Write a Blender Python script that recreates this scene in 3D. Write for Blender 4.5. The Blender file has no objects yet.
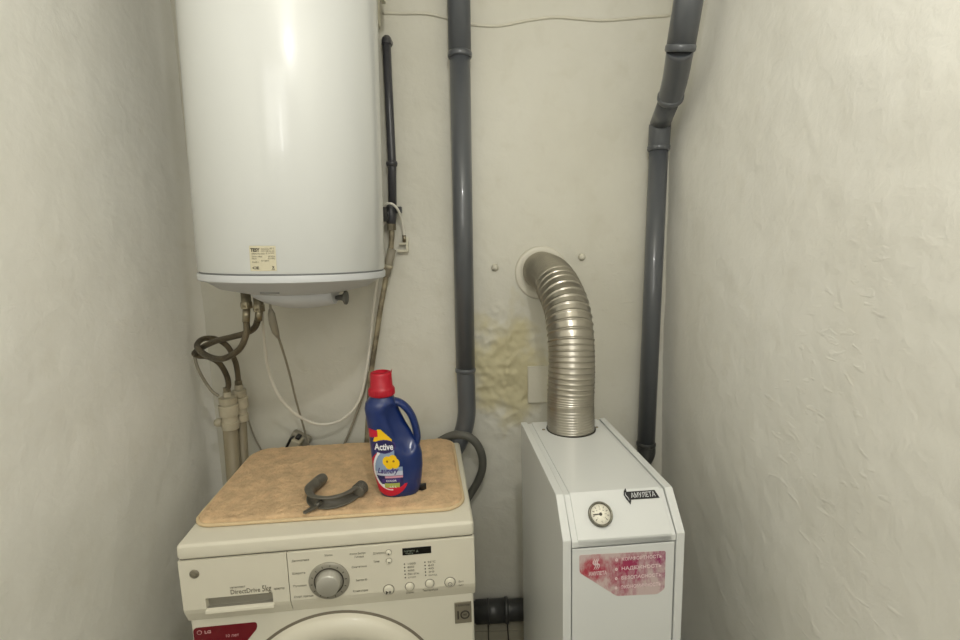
import bpy, bmesh, math, random
from mathutils import Vector, Matrix, noise
random.seed(7)
PI = math.pi
C = bpy.context.scene.collection

# ------------------------------------------------------------------ camera frame
F, PITCH, ROLL, H = 500.0, 0.1501, 0.0249, 1.43
cp, sp_ = math.cos(PITCH), math.sin(PITCH)
fwd = Vector((0, cp, -sp_)); r0 = Vector((1, 0, 0)); d0 = fwd.cross(r0)
cr, sr = math.cos(ROLL), math.sin(ROLL)
RT = cr * r0 + sr * d0
DN = -sr * r0 + cr * d0
CAM = Vector((0, 0, H))
def ray(px, py):
    return (RT * ((px - 480) / F) + DN * ((py - 320) / F) + fwd)
def at(px, py, Y):
    d = ray(px, py); return CAM + d * (Y / d.y)
def onplane(px, py, o, n):
    d = ray(px, py); return CAM + d * ((o - CAM).dot(n) / d.dot(n))

# ------------------------------------------------------------------ materials
def s(r, g, b):
    f = lambda c: (c / 255 / 12.92) if c / 255 <= .04045 else ((c / 255 + .055) / 1.055) ** 2.4
    return (f(r), f(g), f(b), 1)
def mat(name, col, rough=.5, metal=0, bump=0, scale=60, var=0, coat=0, vscale=6):
    m = bpy.data.materials.new(name); m.use_nodes = True
    nt = m.node_tree; b = nt.nodes['Principled BSDF']
    b.inputs['Base Color'].default_value = col
    b.inputs['Roughness'].default_value = rough
    b.inputs['Metallic'].default_value = metal
    if coat:
        b.inputs['Coat Weight'].default_value = coat; b.inputs['Coat Roughness'].default_value = .08
    tc = nt.nodes.new('ShaderNodeTexCoord')
    if bump:
        n = nt.nodes.new('ShaderNodeTexNoise'); n.inputs['Scale'].default_value = scale; n.inputs['Detail'].default_value = 5
        nt.links.new(tc.outputs['Object'], n.inputs['Vector'])
        bp = nt.nodes.new('ShaderNodeBump'); bp.inputs['Strength'].default_value = bump; bp.inputs['Distance'].default_value = .004
        nt.links.new(n.outputs['Fac'], bp.inputs['Height']); nt.links.new(bp.outputs['Normal'], b.inputs['Normal'])
    if var:
        n = nt.nodes.new('ShaderNodeTexNoise'); n.inputs['Scale'].default_value = vscale; n.inputs['Detail'].default_value = 6
        nt.links.new(tc.outputs['Object'], n.inputs['Vector'])
        r = nt.nodes.new('ShaderNodeValToRGB'); r.color_ramp.elements[0].position = .3; r.color_ramp.elements[1].position = .7
        r.color_ramp.elements[0].color = tuple(c * (1 - var) for c in col[:3]) + (1,)
        r.color_ramp.elements[1].color = tuple(min(1, c * (1 + var * .6)) for c in col[:3]) + (1,)
        nt.links.new(n.outputs['Fac'], r.inputs['Fac']); nt.links.new(r.outputs['Color'], b.inputs['Base Color'])
    return m

def wall_mat(name, stain=False, low=False, seed=(0, 0, 0), c0=(234, 232, 223), c1=(242, 241, 234), c2=(224, 220, 207)):
    m = bpy.data.materials.new(name); m.use_nodes = True
    nt = m.node_tree; N = nt.nodes; L = nt.links; b = N['Principled BSDF']
    b.inputs['Roughness'].default_value = .62
    b.inputs['Specular IOR Level'].default_value = .3
    tc = N.new('ShaderNodeTexCoord')
    def nz(scale, detail=5, src=None, dist=0):
        n = N.new('ShaderNodeTexNoise'); n.inputs['Scale'].default_value = scale; n.inputs['Detail'].default_value = detail
        n.inputs['Distortion'].default_value = dist
        L.new(src or tc.outputs['Object'], n.inputs['Vector']); return n.outputs['Fac']
    def ramp(src, p0, p1, c0=(0, 0, 0, 1), c1=(1, 1, 1, 1)):
        r = N.new('ShaderNodeValToRGB'); r.color_ramp.elements[0].position = p0; r.color_ramp.elements[1].position = p1
        r.color_ramp.elements[0].color = c0; r.color_ramp.elements[1].color = c1
        L.new(src, r.inputs['Fac']); return r.outputs['Color']
    def mth(op, a, bb):
        n = N.new('ShaderNodeMath'); n.operation = op
        for i, v in enumerate((a, bb)):
            if isinstance(v, (int, float)): n.inputs[i].default_value = v
            else: L.new(v, n.inputs[i])
        return n.outputs[0]
    def mix(fac, a, bb):
        n = N.new('ShaderNodeMix'); n.data_type = 'RGBA'
        L.new(fac, n.inputs['Factor'])
        for k, v in ((6, a), (7, bb)):
            if isinstance(v, tuple): n.inputs[k].default_value = v
            else: L.new(v, n.inputs[k])
        return n.outputs[2]
    col = ramp(nz(2.2, 6), .3, .7, s(*c0), s(*c1))
    col = mix(ramp(nz(14, 6, dist=.4), .55, .8, (0, 0, 0, 1), (.35, .35, .35, 1)), col, s(*c2))
    if stain:
        # old yellow glue patch beside the flue, its own ragged shape
        mp = N.new('ShaderNodeMapping'); mp.inputs['Location'].default_value = (-.075 / .16, 0, -1.045 / .20)
        mp.inputs['Scale'].default_value = (1 / .16, 0, 1 / .20)
        L.new(tc.outputs['Object'], mp.inputs['Vector'])
        g = N.new('ShaderNodeVectorMath'); g.operation = 'LENGTH'; L.new(mp.outputs['Vector'], g.inputs[0])
        dd = mth('ADD', g.outputs['Value'], mth('MULTIPLY', mth('SUBTRACT', nz(12, 6), .5), 2.0))
        col = mix(ramp(dd, .45, 1.15, (.75, .75, .75, 1), (0, 0, 0, 1)), col, s(200, 190, 146))
    L.new(col, b.inputs['Base Color'])
    # trowel strokes + grain as relief
    mp = N.new('ShaderNodeMapping'); mp.inputs['Rotation'].default_value = (.6, .5, .6); mp.inputs['Scale'].default_value = (11, 11, 26); mp.inputs['Location'].default_value = seed
    L.new(tc.outputs['Object'], mp.inputs['Vector'])
    st = ramp(nz(2.2, 3, mp.outputs['Vector'], .5), .60, .70)
    ml = N.new('ShaderNodeMapping'); ml.inputs['Location'].default_value = seed; L.new(tc.outputs['Object'], ml.inputs['Vector'])
    mask = ramp(nz(3.2, 2, ml.outputs['Vector']), .44, .60)
    strokes = mth('MULTIPLY', st, mask)
    if low:
        sx = N.new('ShaderNodeSeparateXYZ'); L.new(tc.outputs['Object'], sx.inputs[0])
        mr = N.new('ShaderNodeMapRange'); mr.inputs[1].default_value = 1.55; mr.inputs[2].default_value = 1.25
        L.new(sx.outputs['Z'], mr.inputs[0]); strokes = mth('MULTIPLY', strokes, mr.outputs[0])
    h = mth('ADD', mth('MULTIPLY', nz(30, 6, dist=.3), .8), mth('MULTIPLY', strokes, .24))
    h = mth('ADD', h, mth('MULTIPLY', nz(9, 4), .75))
    bp = N.new('ShaderNodeBump'); bp.inputs['Strength'].default_value = .45; bp.inputs['Distance'].default_value = .006
    L.new(h, bp.inputs['Height']); L.new(bp.outputs['Normal'], b.inputs['Normal'])
    return m

M = {}
M['wall_back'] = wall_mat('dimmed_back_plaster', True, True, (.3, .2, .9), (207, 204, 190), (218, 216, 205), (195, 190, 172))  # darker than the side walls: weaker light at the back painted into the colour
M['wall'] = wall_mat('side_plaster', False, True)
M['wall_l'] = wall_mat('left_plaster', False, True, (.7, 1.9, .4))
M['ceiling'] = mat('ceiling_paint', s(236, 233, 222), .8)
M['tile'] = mat('floor_tile', s(150, 145, 128), .5, var=.1)
M['grout'] = mat('grout', s(70, 66, 58), .9)
M['enamel'] = mat('heater_enamel', s(216, 218, 216), .30, coat=.7)
M['cap'] = mat('heater_cap_plastic', s(200, 202, 204), .42)
M['capdark'] = mat('cap_seam', s(110, 112, 112), .6)
M['paper'] = mat('label_paper', s(205, 198, 172), .6)
M['ink'] = mat('print_ink', s(58, 54, 46), .6)
M['softink'] = mat('soft_print_ink', s(126, 120, 104), .6)
M['pvc'] = mat('grey_painted_pvc', s(88, 91, 95), .28, bump=.12, scale=30, coat=.3)
M['darkpvc'] = mat('dark_pvc', s(58, 59, 58), .35, bump=.06, scale=40)
M['blackpaint'] = mat('dark_painted_steel', s(66, 66, 70), .32, bump=.3, scale=60)
M['braid'] = mat('braided_steel', s(104, 95, 78), .38, .75, bump=.8, scale=420, var=.45, vscale=22)
M['brass'] = mat('tarnished_metal', s(150, 142, 122), .35, .8, var=.3, vscale=40)
M['pp'] = mat('beige_pipe', s(142, 132, 108), .5, var=.12)
M['fitting'] = mat('cream_fitting', s(180, 172, 150), .45, var=.15, vscale=25)
M['whitecable'] = mat('white_cable', s(224, 221, 210), .45)
M['greycable'] = mat('grey_cable', s(150, 144, 128), .5)
M['tape'] = mat('worn_hose', s(158, 148, 124), .45, .3, bump=.5, scale=150, var=.6, vscale=30)
M['tin'] = mat('painted_tin', s(214, 210, 190), .5)
M['alu'] = mat('aluminium_duct', s(184, 179, 168), .28, 1, bump=.25, scale=55, var=.12)
M['collar'] = mat('painted_collar', s(216, 212, 197), .35)
M['washer'] = mat('washer_plastic', s(226, 221, 204), .36, coat=.15)
M['washerbody'] = mat('washer_enamel', s(224, 220, 204), .34)
M['seam'] = mat('dark_gap', s(52, 48, 40), .8)
M['chrome'] = mat('satin_chrome', s(196, 194, 186), .30, .55)
M['dial'] = mat('dial_grey', s(160, 156, 144), .4, .3)
M['screen'] = mat('display_black', s(12, 13, 12), .12)
M['led'] = mat('led_dark', s(48, 42, 36), .4)
M['disp'] = mat('display_print', s(130, 140, 125), .5)
M['badge'] = mat('badge_silver', s(136, 130, 114), .42, .3)
M['maroon'] = mat('maroon_sticker', s(112, 6, 26), .35)
M['pinkprint'] = mat('pale_pink_print', s(205, 160, 160), .5)
M['doorglass'] = mat('smoky_door_glass', s(150, 140, 122), .15, coat=.4)
M['mat'] = mat('tan_pile', s(220, 188, 148), .95, bump=.6, scale=260, var=.2, vscale=34)
M['binding'] = mat('pale_binding', s(222, 198, 158), .8, bump=.6, scale=300)
M['bottle'] = mat('blue_plastic', s(20, 44, 104), .28, coat=.2)
M['cap_red'] = mat('red_cap', s(178, 14, 40), .38)
M['lred'] = mat('label_red', s(205, 22, 54), .4)
M['lyellow'] = mat('label_yellow', s(246, 200, 20), .4)
M['lwhite'] = mat('label_white', s(238, 238, 242), .4)
M['lsky'] = mat('label_sky', s(140, 160, 190), .4)
M['lviolet'] = mat('label_violet', s(66, 44, 120), .4)
M['lnavy'] = mat('label_navy', s(34, 30, 84), .4)
M['lgreen'] = mat('label_green', s(170, 180, 90), .4)
M['black'] = mat('black_plastic', s(16, 16, 18), .4)
M['hosegrey'] = mat('grey_rubber', s(98, 98, 92), .55)
M['guide'] = mat('scuffed_grey_plastic', s(100, 97, 88), .4, bump=.3, scale=80, var=.3, vscale=25)
M['boiler'] = mat('boiler_enamel', s(216, 218, 216), .26)
M['gauge'] = mat('gauge_bezel', s(120, 118, 108), .25, .8)
M['gaugeface'] = mat('gauge_face', s(242, 238, 222), .5)
M['plastered'] = mat('painted_over', s(212, 208, 192), .6, bump=.3, scale=40)

def sticker_mat():
    m = bpy.data.materials.new('worn_magenta_sticker'); m.use_nodes = True
    nt = m.node_tree; N = nt.nodes; L = nt.links; b = N['Principled BSDF']; b.inputs['Roughness'].default_value = .4
    tc = N.new('ShaderNodeTexCoord')
    sx = N.new('ShaderNodeSeparateXYZ'); L.new(tc.outputs['Object'], sx.inputs[0])
    mr = N.new('ShaderNodeMapRange'); mr.inputs[1].default_value = .03; mr.inputs[2].default_value = .18
    L.new(sx.outputs['X'], mr.inputs[0])
    r = N.new('ShaderNodeValToRGB'); e = r.color_ramp.elements
    e[0].color = s(176, 62, 74); e[1].color = s(142, 28, 94)
    L.new(mr.outputs[0], r.inputs['Fac'])
    mp = N.new('ShaderNodeMapping'); mp.inputs['Scale'].default_value = (1.6, 1, .8); L.new(tc.outputs['Object'], mp.inputs['Vector'])
    n = N.new('ShaderNodeTexNoise'); n.inputs['Scale'].default_value = 70; n.inputs['Detail'].default_value = 8; n.inputs['Roughness'].default_value = .75
    L.new(mp.outputs['Vector'], n.inputs['Vector'])
    n2 = N.new('ShaderNodeTexNoise'); n2.inputs['Scale'].default_value = 22; n2.inputs['Detail'].default_value = 3
    L.new(tc.outputs['Object'], n2.inputs['Vector'])
    # the print is worn away towards its upper and lower rims
    zz = N.new('ShaderNodeMapRange'); zz.inputs[1].default_value = -.115; zz.inputs[2].default_value = -.075
    zz.inputs[3].default_value = .26; zz.inputs[4].default_value = 0
    L.new(sx.outputs['Z'], zz.inputs[0])
    zt = N.new('ShaderNodeMapRange'); zt.inputs[1].default_value = -.045; zt.inputs[2].default_value = -.026
    zt.inputs[3].default_value = 0; zt.inputs[4].default_value = .22
    L.new(sx.outputs['Z'], zt.inputs[0])
    add = N.new('ShaderNodeMath'); add.operation = 'ADD'; L.new(n.outputs['Fac'], add.inputs[0]); L.new(n2.outputs['Fac'], add.inputs[1])
    a2 = N.new('ShaderNodeMath'); a2.operation = 'ADD'; L.new(add.outputs[0], a2.inputs[0]); L.new(zz.outputs[0], a2.inputs[1])
    a3 = N.new('ShaderNodeMath'); a3.operation = 'ADD'; L.new(a2.outputs[0], a3.inputs[0]); L.new(zt.outputs[0], a3.inputs[1])
    rr = N.new('ShaderNodeMapRange'); rr.inputs[1].default_value = .86; rr.inputs[2].default_value = 1.22
    L.new(a3.outputs[0], rr.inputs[0])
    mx = N.new('ShaderNodeMix'); mx.data_type = 'RGBA'; L.new(rr.outputs[0], mx.inputs['Factor'])
    L.new(r.outputs['Color'], mx.inputs[6]); mx.inputs[7].default_value = s(198, 178, 176)
    L.new(mx.outputs[2], b.inputs['Base Color'])
    return m
M['sticker'] = sticker_mat()

# ------------------------------------------------------------------ mesh helpers
def catmull(pts, n=10):
    pts = [Vector(p) for p in pts]
    if len(pts) < 3: return [pts[0].lerp(pts[1], i / n) for i in range(n + 1)]
    P = [pts[0] * 2 - pts[1]] + pts + [pts[-1] * 2 - pts[-2]]
    out = []
    for i in range(1, len(P) - 2):
        a, b, c, d = P[i - 1:i + 3]
        for k in range(n):
            t = k / n
            out.append(.5 * ((2 * b) + (c - a) * t + (2 * a - 5 * b + 4 * c - d) * t * t + (3 * b - a - 3 * c + d) * t ** 3))
    out.append(pts[-1]); return out
def frames(path):
    T = []
    for i in range(len(path)):
        T.append((path[min(i + 1, len(path) - 1)] - path[max(i - 1, 0)]).normalized())
    ref = Vector((0, 0, 1)) if abs(T[0].z) < .9 else Vector((0, 1, 0))
    n = (ref - T[0] * ref.dot(T[0])).normalized(); out = []
    for i, t in enumerate(T):
        n = (n - t * n.dot(t)).normalized(); out.append((t, n, t.cross(n)))
    return out
def tube(bm, path, r, seg=16, mi=0, cap=True):
    path = [Vector(p) for p in path]; fr = frames(path); rings = []
    for i, p in enumerate(path):
        rr = r if isinstance(r, (int, float)) else r[i]
        t, n, b = fr[i]
        rings.append([bm.verts.new(p + (n * math.cos(2 * PI * k / seg) + b * math.sin(2 * PI * k / seg)) * rr) for k in range(seg)])
    for i in range(len(rings) - 1):
        for k in range(seg):
            f = bm.faces.new((rings[i][k], rings[i][(k + 1) % seg], rings[i + 1][(k + 1) % seg], rings[i + 1][k])); f.smooth = True; f.material_index = mi
    if cap:
        for rg in (rings[0], rings[-1]):
            f = bm.faces.new(rg); f.material_index = mi
def sweep(bm, path, prof, upv, mi=0):
    """closed 2-D profile (side, up) swept with a fixed up direction"""
    path = [Vector(p) for p in path]; rings = []
    for i, p in enumerate(path):
        t = (path[min(i + 1, len(path) - 1)] - path[max(i - 1, 0)]).normalized()
        side = t.cross(upv).normalized(); u = side.cross(t).normalized()
        rings.append([bm.verts.new(p + side * a + u * b) for a, b in prof])
    n = len(prof)
    for i in range(len(rings) - 1):
        for k in range(n):
            f = bm.faces.new((rings[i][k], rings[i][(k + 1) % n], rings[i + 1][(k + 1) % n], rings[i + 1][k])); f.material_index = mi; f.smooth = True
    bm.faces.new(rings[0]); bm.faces.new(rings[-1])
def lathe(bm, prof, mtx=Matrix(), seg=48, mi=0, smooth=True):
    """prof: (radius, height) from start to end, about local Z"""
    rings = []
    for r, z in prof:
        if r < 1e-6: rings.append([bm.verts.new(mtx @ Vector((0, 0, z)))])
        else: rings.append([bm.verts.new(mtx @ Vector((r * math.cos(2 * PI * k / seg), r * math.sin(2 * PI * k / seg), z))) for k in range(seg)])
    for a, b in zip(rings, rings[1:]):
        for k in range(seg):
            k2 = (k + 1) % seg
            if len(a) == 1 and len(b) == 1: continue
            if len(a) == 1: vs = (a[0], b[k2], b[k])
            elif len(b) == 1: vs = (a[k], a[k2], b[0])
            else: vs = (a[k], a[k2], b[k2], b[k])
            f = bm.faces.new(vs); f.smooth = smooth; f.material_index = mi
def box(bm, x0, x1, y0, y1, z0, z1, bev=0, mi=0, seg=2, mtx=None):
    t = bmesh.new(); bmesh.ops.create_cube(t, size=1)
    for v in t.verts:
        v.co = Vector(((x0 + x1) / 2 + v.co.x * (x1 - x0), (y0 + y1) / 2 + v.co.y * (y1 - y0), (z0 + z1) / 2 + v.co.z * (z1 - z0)))
    if bev: bmesh.ops.bevel(t, geom=t.edges[:], offset=bev, segments=seg, affect='EDGES', profile=.5)
    merge(bm, t, mi, mtx)
def merge(bm, t, mi=0, mtx=None):
    vm = {}
    for v in t.verts: vm[v] = bm.verts.new(mtx @ v.co if mtx else v.co)
    for f in t.faces:
        try: g = bm.faces.new([vm[v] for v in f.verts])
        except ValueError: continue
        g.material_index = mi; g.smooth = f.smooth
    t.free()
def prism(bm, poly, d0, d1, axis='x', bev=0, mi=0):
    """polygon extruded along an axis; poly is (y,z) for x, (x,z) for y, (x,y) for z"""
    def P(a, b, d): return {'x': (d, a, b), 'y': (a, d, b), 'z': (a, b, d)}[axis]
    t = bmesh.new()
    A = [t.verts.new(P(a, b, d0)) for a, b in poly]; B = [t.verts.new(P(a, b, d1)) for a, b in poly]
    n = len(poly)
    t.faces.new(A); t.faces.new(B[::-1])
    for k in range(n): t.faces.new((A[k], B[k], B[(k + 1) % n], A[(k + 1) % n]))
    bmesh.ops.recalc_face_normals(t, faces=t.faces[:])
    if bev: bmesh.ops.bevel(t, geom=t.edges[:], offset=bev, segments=2, affect='EDGES', profile=.5)
    merge(bm, t, mi)
def text(bm, body, size, mtx, mi=0, align='LEFT', ext=.0002, width=None, fn=None, bold=0, shear=0):
    cu = bpy.data.curves.new('txt', 'FONT'); cu.body = body; cu.size = size; cu.align_x = align; cu.extrude = ext
    cu.resolution_u = 2; cu.offset = bold; cu.shear = shear
    o = bpy.data.objects.new('txt', cu); C.objects.link(o)
    dg = bpy.context.evaluated_depsgraph_get(); me = bpy.data.meshes.new_from_object(o.evaluated_get(dg))
    bpy.data.objects.remove(o); bpy.data.curves.remove(cu)
    if len(me.vertices) == 0: return
    xs = [v.co.x for v in me.vertices]; w = max(xs) - min(xs); kx = (width / w) if width else 1
    vs = []
    for v in me.vertices:
        c = Vector((v.co.x * kx, v.co.y, v.co.z + ext)); c = fn(c) if fn else mtx @ c
        vs.append(bm.verts.new(c))
    for p in me.polygons:
        try: f = bm.faces.new([vs[i] for i in p.vertices]); f.material_index = mi
        except ValueError: pass
    bpy.data.meshes.remove(me)
def build(name, bm, mats, parent=None, recalc=True, base=False):
    if recalc: bmesh.ops.recalc_face_normals(bm, faces=bm.faces[:])
    me = bpy.data.meshes.new(name)
    off = Vector()
    if base:
        xs = [v.co.x for v in bm.verts]; ys = [v.co.y for v in bm.verts]; zs = [v.co.z for v in bm.verts]
        off = Vector(((min(xs) + max(xs)) / 2, (min(ys) + max(ys)) / 2, min(zs)))
        for v in bm.verts: v.co -= off
    bm.to_mesh(me); bm.free()
    for m in (mats if isinstance(mats, (list, tuple)) else [mats]): me.materials.append(m)
    o = bpy.data.objects.new(name, me); C.objects.link(o); o.location = off
    if parent: o.parent = parent
    return o
def tag(o, label, cat, group=None):
    o['label'] = label; o['category'] = cat
    if group: o['group'] = group
    return o
def thing(name, label, cat, loc=(0, 0, 0), rot=(0, 0, 0)):
    o = bpy.data.objects.new(name, None); C.objects.link(o); o.location = loc; o.rotation_euler = rot
    o.empty_display_size = .05
    return tag(o, label, cat)
def struct(o): o['kind'] = 'structure'; return o
def smooth_by_angle(o, ang=.6):
    bm = bmesh.new(); bm.from_mesh(o.data)
    for f in bm.faces: f.smooth = True
    for e in bm.edges:
        e.smooth = not (len(e.link_faces) == 2 and e.calc_face_angle(0) > ang)
    bm.to_mesh(o.data); bm.free(); return o
FRONT = Matrix(((1, 0, 0, 0), (0, 0, -1, 0), (0, 1, 0, 0), (0, 0, 0, 1)))   # text plane -> faces -y
def front(x, y, z): return Matrix.Translation((x, y, z)) @ FRONT
YAX = Matrix(((1, 0, 0, 0), (0, 0, -1, 0), (0, 1, 0, 0), (0, 0, 0, 1)))     # local z -> -y

# ------------------------------------------------------------------ the room
WY, XL, XR, CZ, FY = 1.50, -.853, .562, 2.45, -1.15
def wall(name, P, U, V, Nrm, m, nu, nv, amp=1.0, extra=None, th=.09):
    """grid wall P + u*U + v*V, relief along Nrm (into the room), with a back"""
    bm = bmesh.new(); P, U, V, Nrm = Vector(P), Vector(U), Vector(V), Vector(Nrm)
    g = []
    for j in range(nv + 1):
        row = []
        for i in range(nu + 1):
            q = P + U * (i / nu) + V * (j / nv)
            h = noise.noise(q * 1.7) * .006 + noise.noise(q * 6.0 + Vector((3, 1, 2))) * .003 + noise.noise(q * 24.0) * .0011
            h *= amp
            if extra: h += extra(q)
            row.append(bm.verts.new(q + Nrm * h))
        g.append(row)
    for j in range(nv):
        for i in range(nu):
            f = bm.faces.new((g[j][i], g[j][i + 1], g[j + 1][i + 1], g[j + 1][i])); f.smooth = True
    rim = [g[0][i] for i in range(nu)] + [g[j][nu] for j in range(nv)] + [g[nv][i] for i in range(nu, 0, -1)] + [g[j][0] for j in range(nv, 0, -1)]
    bk = [bm.verts.new(v.co - Nrm * th) for v in rim]
    n = len(rim)
    for k in range(n): bm.faces.new((rim[k], bk[k], bk[(k + 1) % n], rim[(k + 1) % n]))
    bm.faces.new(bk)
    return struct(build(name, bm, m))
def lump(q):
    d = math.hypot((q.x - .07) / .15, (q.z - 1.04) / .22)
    if d > 1: return 0
    k = (1 - d) ** .6
    r = 1 - abs(noise.noise(Vector((q.x * 22, 0, q.z * 22)) + Vector((noise.noise(q * 9), 0, noise.noise(q * 9 + Vector((5, 5, 5)))))))
    return k * (max(0, r - .5) * .020 - .004 + noise.noise(q * 75) * .0036 + abs(noise.noise(q * 38)) * .006 + noise.noise(q * 15) * .005)
wall('wall_back', (XL - .05, WY, 0), (XR - XL + .1, 0, 0), (0, 0, CZ), (0, -1, 0), M['wall_back'], 290, 490, .9, lump)
def corner_round(q):       # plaster coved into the left corner
    t = max(0, (q.y - (WY - .05)) / .05); return .02 * t * t
wall('wall_left', (XL, FY, 0), (0, WY - FY + .05, 0), (0, 0, CZ), (1, 0, 0), M['wall_l'], 200, 180, 1.2, corner_round)
wall('wall_right', (XR, FY, 0), (0, WY - FY + .05, 0), (0, 0, CZ), (-1, 0, 0), M['wall'], 200, 180, 1.2)
wall('wall_front', (XL - .05, FY, 0), (XR - XL + .1, 0, 0), (0, 0, CZ), (0, 1, 0), M['wall'], 40, 60)
bm = bmesh.new(); box(bm, XL - .1, XR + .1, FY - .1, WY + .1, CZ, CZ + .1); struct(build('ceiling', bm, M['ceiling']))
bm = bmesh.new(); box(bm, XL - .1, XR + .1, FY - .1, WY + .1, -.1, -.004, mi=1)
nx, ny = 5, 9; tw, tl = (XR - XL) / nx, (WY - FY) / ny
for i in range(nx):
    for j in range(ny):
        box(bm, XL + i * tw + .002, XL + (i + 1) * tw - .002, FY + j * tl + .002, FY + (j + 1) * tl - .002, -.02, 0)
struct(build('floor', bm, [M['tile'], M['grout']]))
# tiled ledge along the foot of the back wall
bm = bmesh.new(); box(bm, -.055, .30, 1.345, WY - .004, 0, .222, mi=1)
for a, b in ((-.055, .0), (.004, .061), (.065, .186), (.190, .30)):
    box(bm, a, b, 1.340, 1.402, .02, .232, .002); box(bm, a, b, 1.405, WY - .004, .222, .232, .002)
struct(build('trim_1', bm, [M['tile'], M['grout']]))

# ------------------------------------------------------------------ water heater
HX, HY, HR, HZ, HT = -.4405, 1.215, .2095, 1.376, .90
TILT = .026
heater = thing('water_heater', 'large white cylindrical water heater hanging on the back wall at left', 'water heater', (HX, HY, HZ), (0, TILT, 0))
bm = bmesh.new()
lathe(bm, [(HR - .004, .004), (HR, .010), (HR, HT), (HR - .03, HT + .04), (.10, HT + .06), (0, HT + .062)], seg=96)
body = build('tank_body', bm, M['enamel'], heater)
bm = bmesh.new(); lathe(bm, [(0, .001), (HR - .003, .001), (HR - .003, .006), (0, .006)], seg=96)
build('seam_ring', bm, M['capdark'], heater)
bm = bmesh.new()
lathe(bm, [(0, .002), (HR + .0005, .002), (HR + .0018, -.001), (HR + .0012, -.012), (HR - .002, -.0145), (HR - .014, -.017), (.17, -.034), (.12, -.046), (.06, -.053), (0, -.055)], seg=96)
smooth_by_angle(build('bottom_cap', bm, M['cap'], heater), .5)
# cable cover bulging below the cap
bm = bmesh.new()
for (u0, u1) in ((0, 1),):
    n1, n2 = 18, 24; rings = []
    for i in range(n1 + 1):
        u = i / n1
        x = -.085 + .185 * u
        w = .075 * max(.02, math.sin(PI * min(1, .12 + .76 * u))) ** .7
        hgt = .040 * max(.03, math.sin(PI * min(1, .10 + .62 * u))) ** .8 * (1.15 - .2 * u)
        rings.append([bm.verts.new((x, -.03 + w * math.cos(2 * PI * k / n2), -.040 - .004 + (hgt * math.sin(2 * PI * k / n2)))) for k in range(n2)])
    for a, b in zip(rings, rings[1:]):
        for k in range(n2):
            f = bm.faces.new((a[k], a[(k + 1) % n2], b[(k + 1) % n2], b[k])); f.smooth = True
    bm.faces.new(rings[0]); bm.faces.new(rings[-1])
build('cable_cover', bm, M['cap'], heater)
bm = bmesh.new()
rx = Matrix.Translation((.122, -.03, -.060)) @ Matrix.Rotation(PI / 2, 4, 'Y')
lathe(bm, [(0, -.024), (.004, -.022), (.008, -.005), (.0165, 0), (.017, .004), (.015, .006), (0, .006)], rx, 24)
build('thermostat_knob', bm, M['hosegrey'], heater)
bm = bmesh.new(); box(bm, -.02, .02, -.1645, -.1615, -.0375, -.0345)
build('emblem_slot', bm, M['capdark'], heater)
# mounting brackets
bm = bmesh.new(); box(bm, -.17, .170, .195, .272, .655, .82, .003); box(bm, .196, .206, .10, .155, .665, .86, .002)
build('mounting_bracket', bm, M['tin'], heater)
bm = bmesh.new(); box(bm, -.197, -.185, .10, .275, .03, .12, .003); box(bm, -.16, .16, .16, .275, .04, .06, .002)
build('mounting_bracket', bm, M['tin'], heater)
# rating label wrapped on the tank
def heater_hit(px, py):
    d = ray(px, py); ox, oy = CAM.x - HX, CAM.y - HY
    a = d.x ** 2 + d.y ** 2; b = 2 * (ox * d.x + oy * d.y); c = ox * ox + oy * oy - HR * HR
    t = (-b - math.sqrt(b * b - 4 * a * c)) / (2 * a); p = CAM + d * t
    return math.atan2(p.x - HX, -(p.y - HY)), p.z - HZ
a0, z1 = heater_hit(248.3, 246.0); a1, z0 = heater_hit(277.0, 273.6)
a0 += .0; z0 = max(z0, .012)
lw, lh = (a1 - a0) * HR, z1 - z0
def wrap(u, v, e=.0006):      # u,v in metres from lower-left of label
    a = a0 + u / HR; r = HR + e; return Vector((r * math.sin(a), -r * math.cos(a), z0 + v))
bm = bmesh.new(); g = [[bm.verts.new(wrap(lw * i / 12, lh * j)) for i in range(13)] for j in (0, 1)]
for i in range(12): bm.faces.new((g[0][i], g[0][i + 1], g[1][i + 1], g[1][i]))
def lt(body, size, u, v, width=None, mi=1, bold=0):
    text(bm, body, size, None, mi, width=width, ext=.0001, bold=bold, fn=lambda c: wrap(u + c.x, v + c.y, .0009 + c.z))
k = lw
lt('TESY', .19 * lh, .05 * k, .77 * lh, .36 * k, 1, .0004)
for (u, v, w, t) in ((.46, .84, .3, 'MODEL'), (.78, .87, .18, '80 L'), (.46, .76, .48, 'GCV 80 44 20'), (.08, .66, .5, 'SERIAL No 5417'), (.62, .68, .32, '2 kW'),
                     (.08, .55, .40, '230 V~ 50Hz'), (.70, .55, .25, 'IPX4'), (.08, .46, .18, 'PN 8'), (.70, .47, .25, '0,8 MPa'), (.44, .38, .30, '03 2014'), (.08, .33, .25, 'CLASS I')):
    lt(t, .085 * lh, u * k, v * lh, w * k, 2)
lt('CE', .14 * lh, .08 * k, .08 * lh, .26 * k, 1, .0002)
lt('X', .14 * lh, .84 * k, .10 * lh, .09 * k, 1, .0003); lt('—', .10 * lh, .82 * k, .03 * lh, .12 * k, 1, .0003)
o = build('rating_label', bm, [M['paper'], M['ink'], M['softink']], heater, recalc=False)
o['label'] = 'cream rating label with black print'
# threaded outlets under the cap
def hloc(v): return heater_inv @ Vector(v)
heater_inv = (Matrix.Translation((HX, HY, HZ)) @ Matrix.Rotation(TILT, 4, 'Y')).inverted()
NY = 1.17
n1, n2 = at(246, 300, NY), at(258.5, 303, NY)
for p in (n1, n2):
    q = hloc(p); bm = bmesh.new()
    lathe(bm, [(0, .03), (.011, .03), (.011, -.004), (.013, -.006), (.013, -.016), (0, -.016)], Matrix.Translation(q), 16)
    build('water_outlet', bm, M['brass'], heater)

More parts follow.
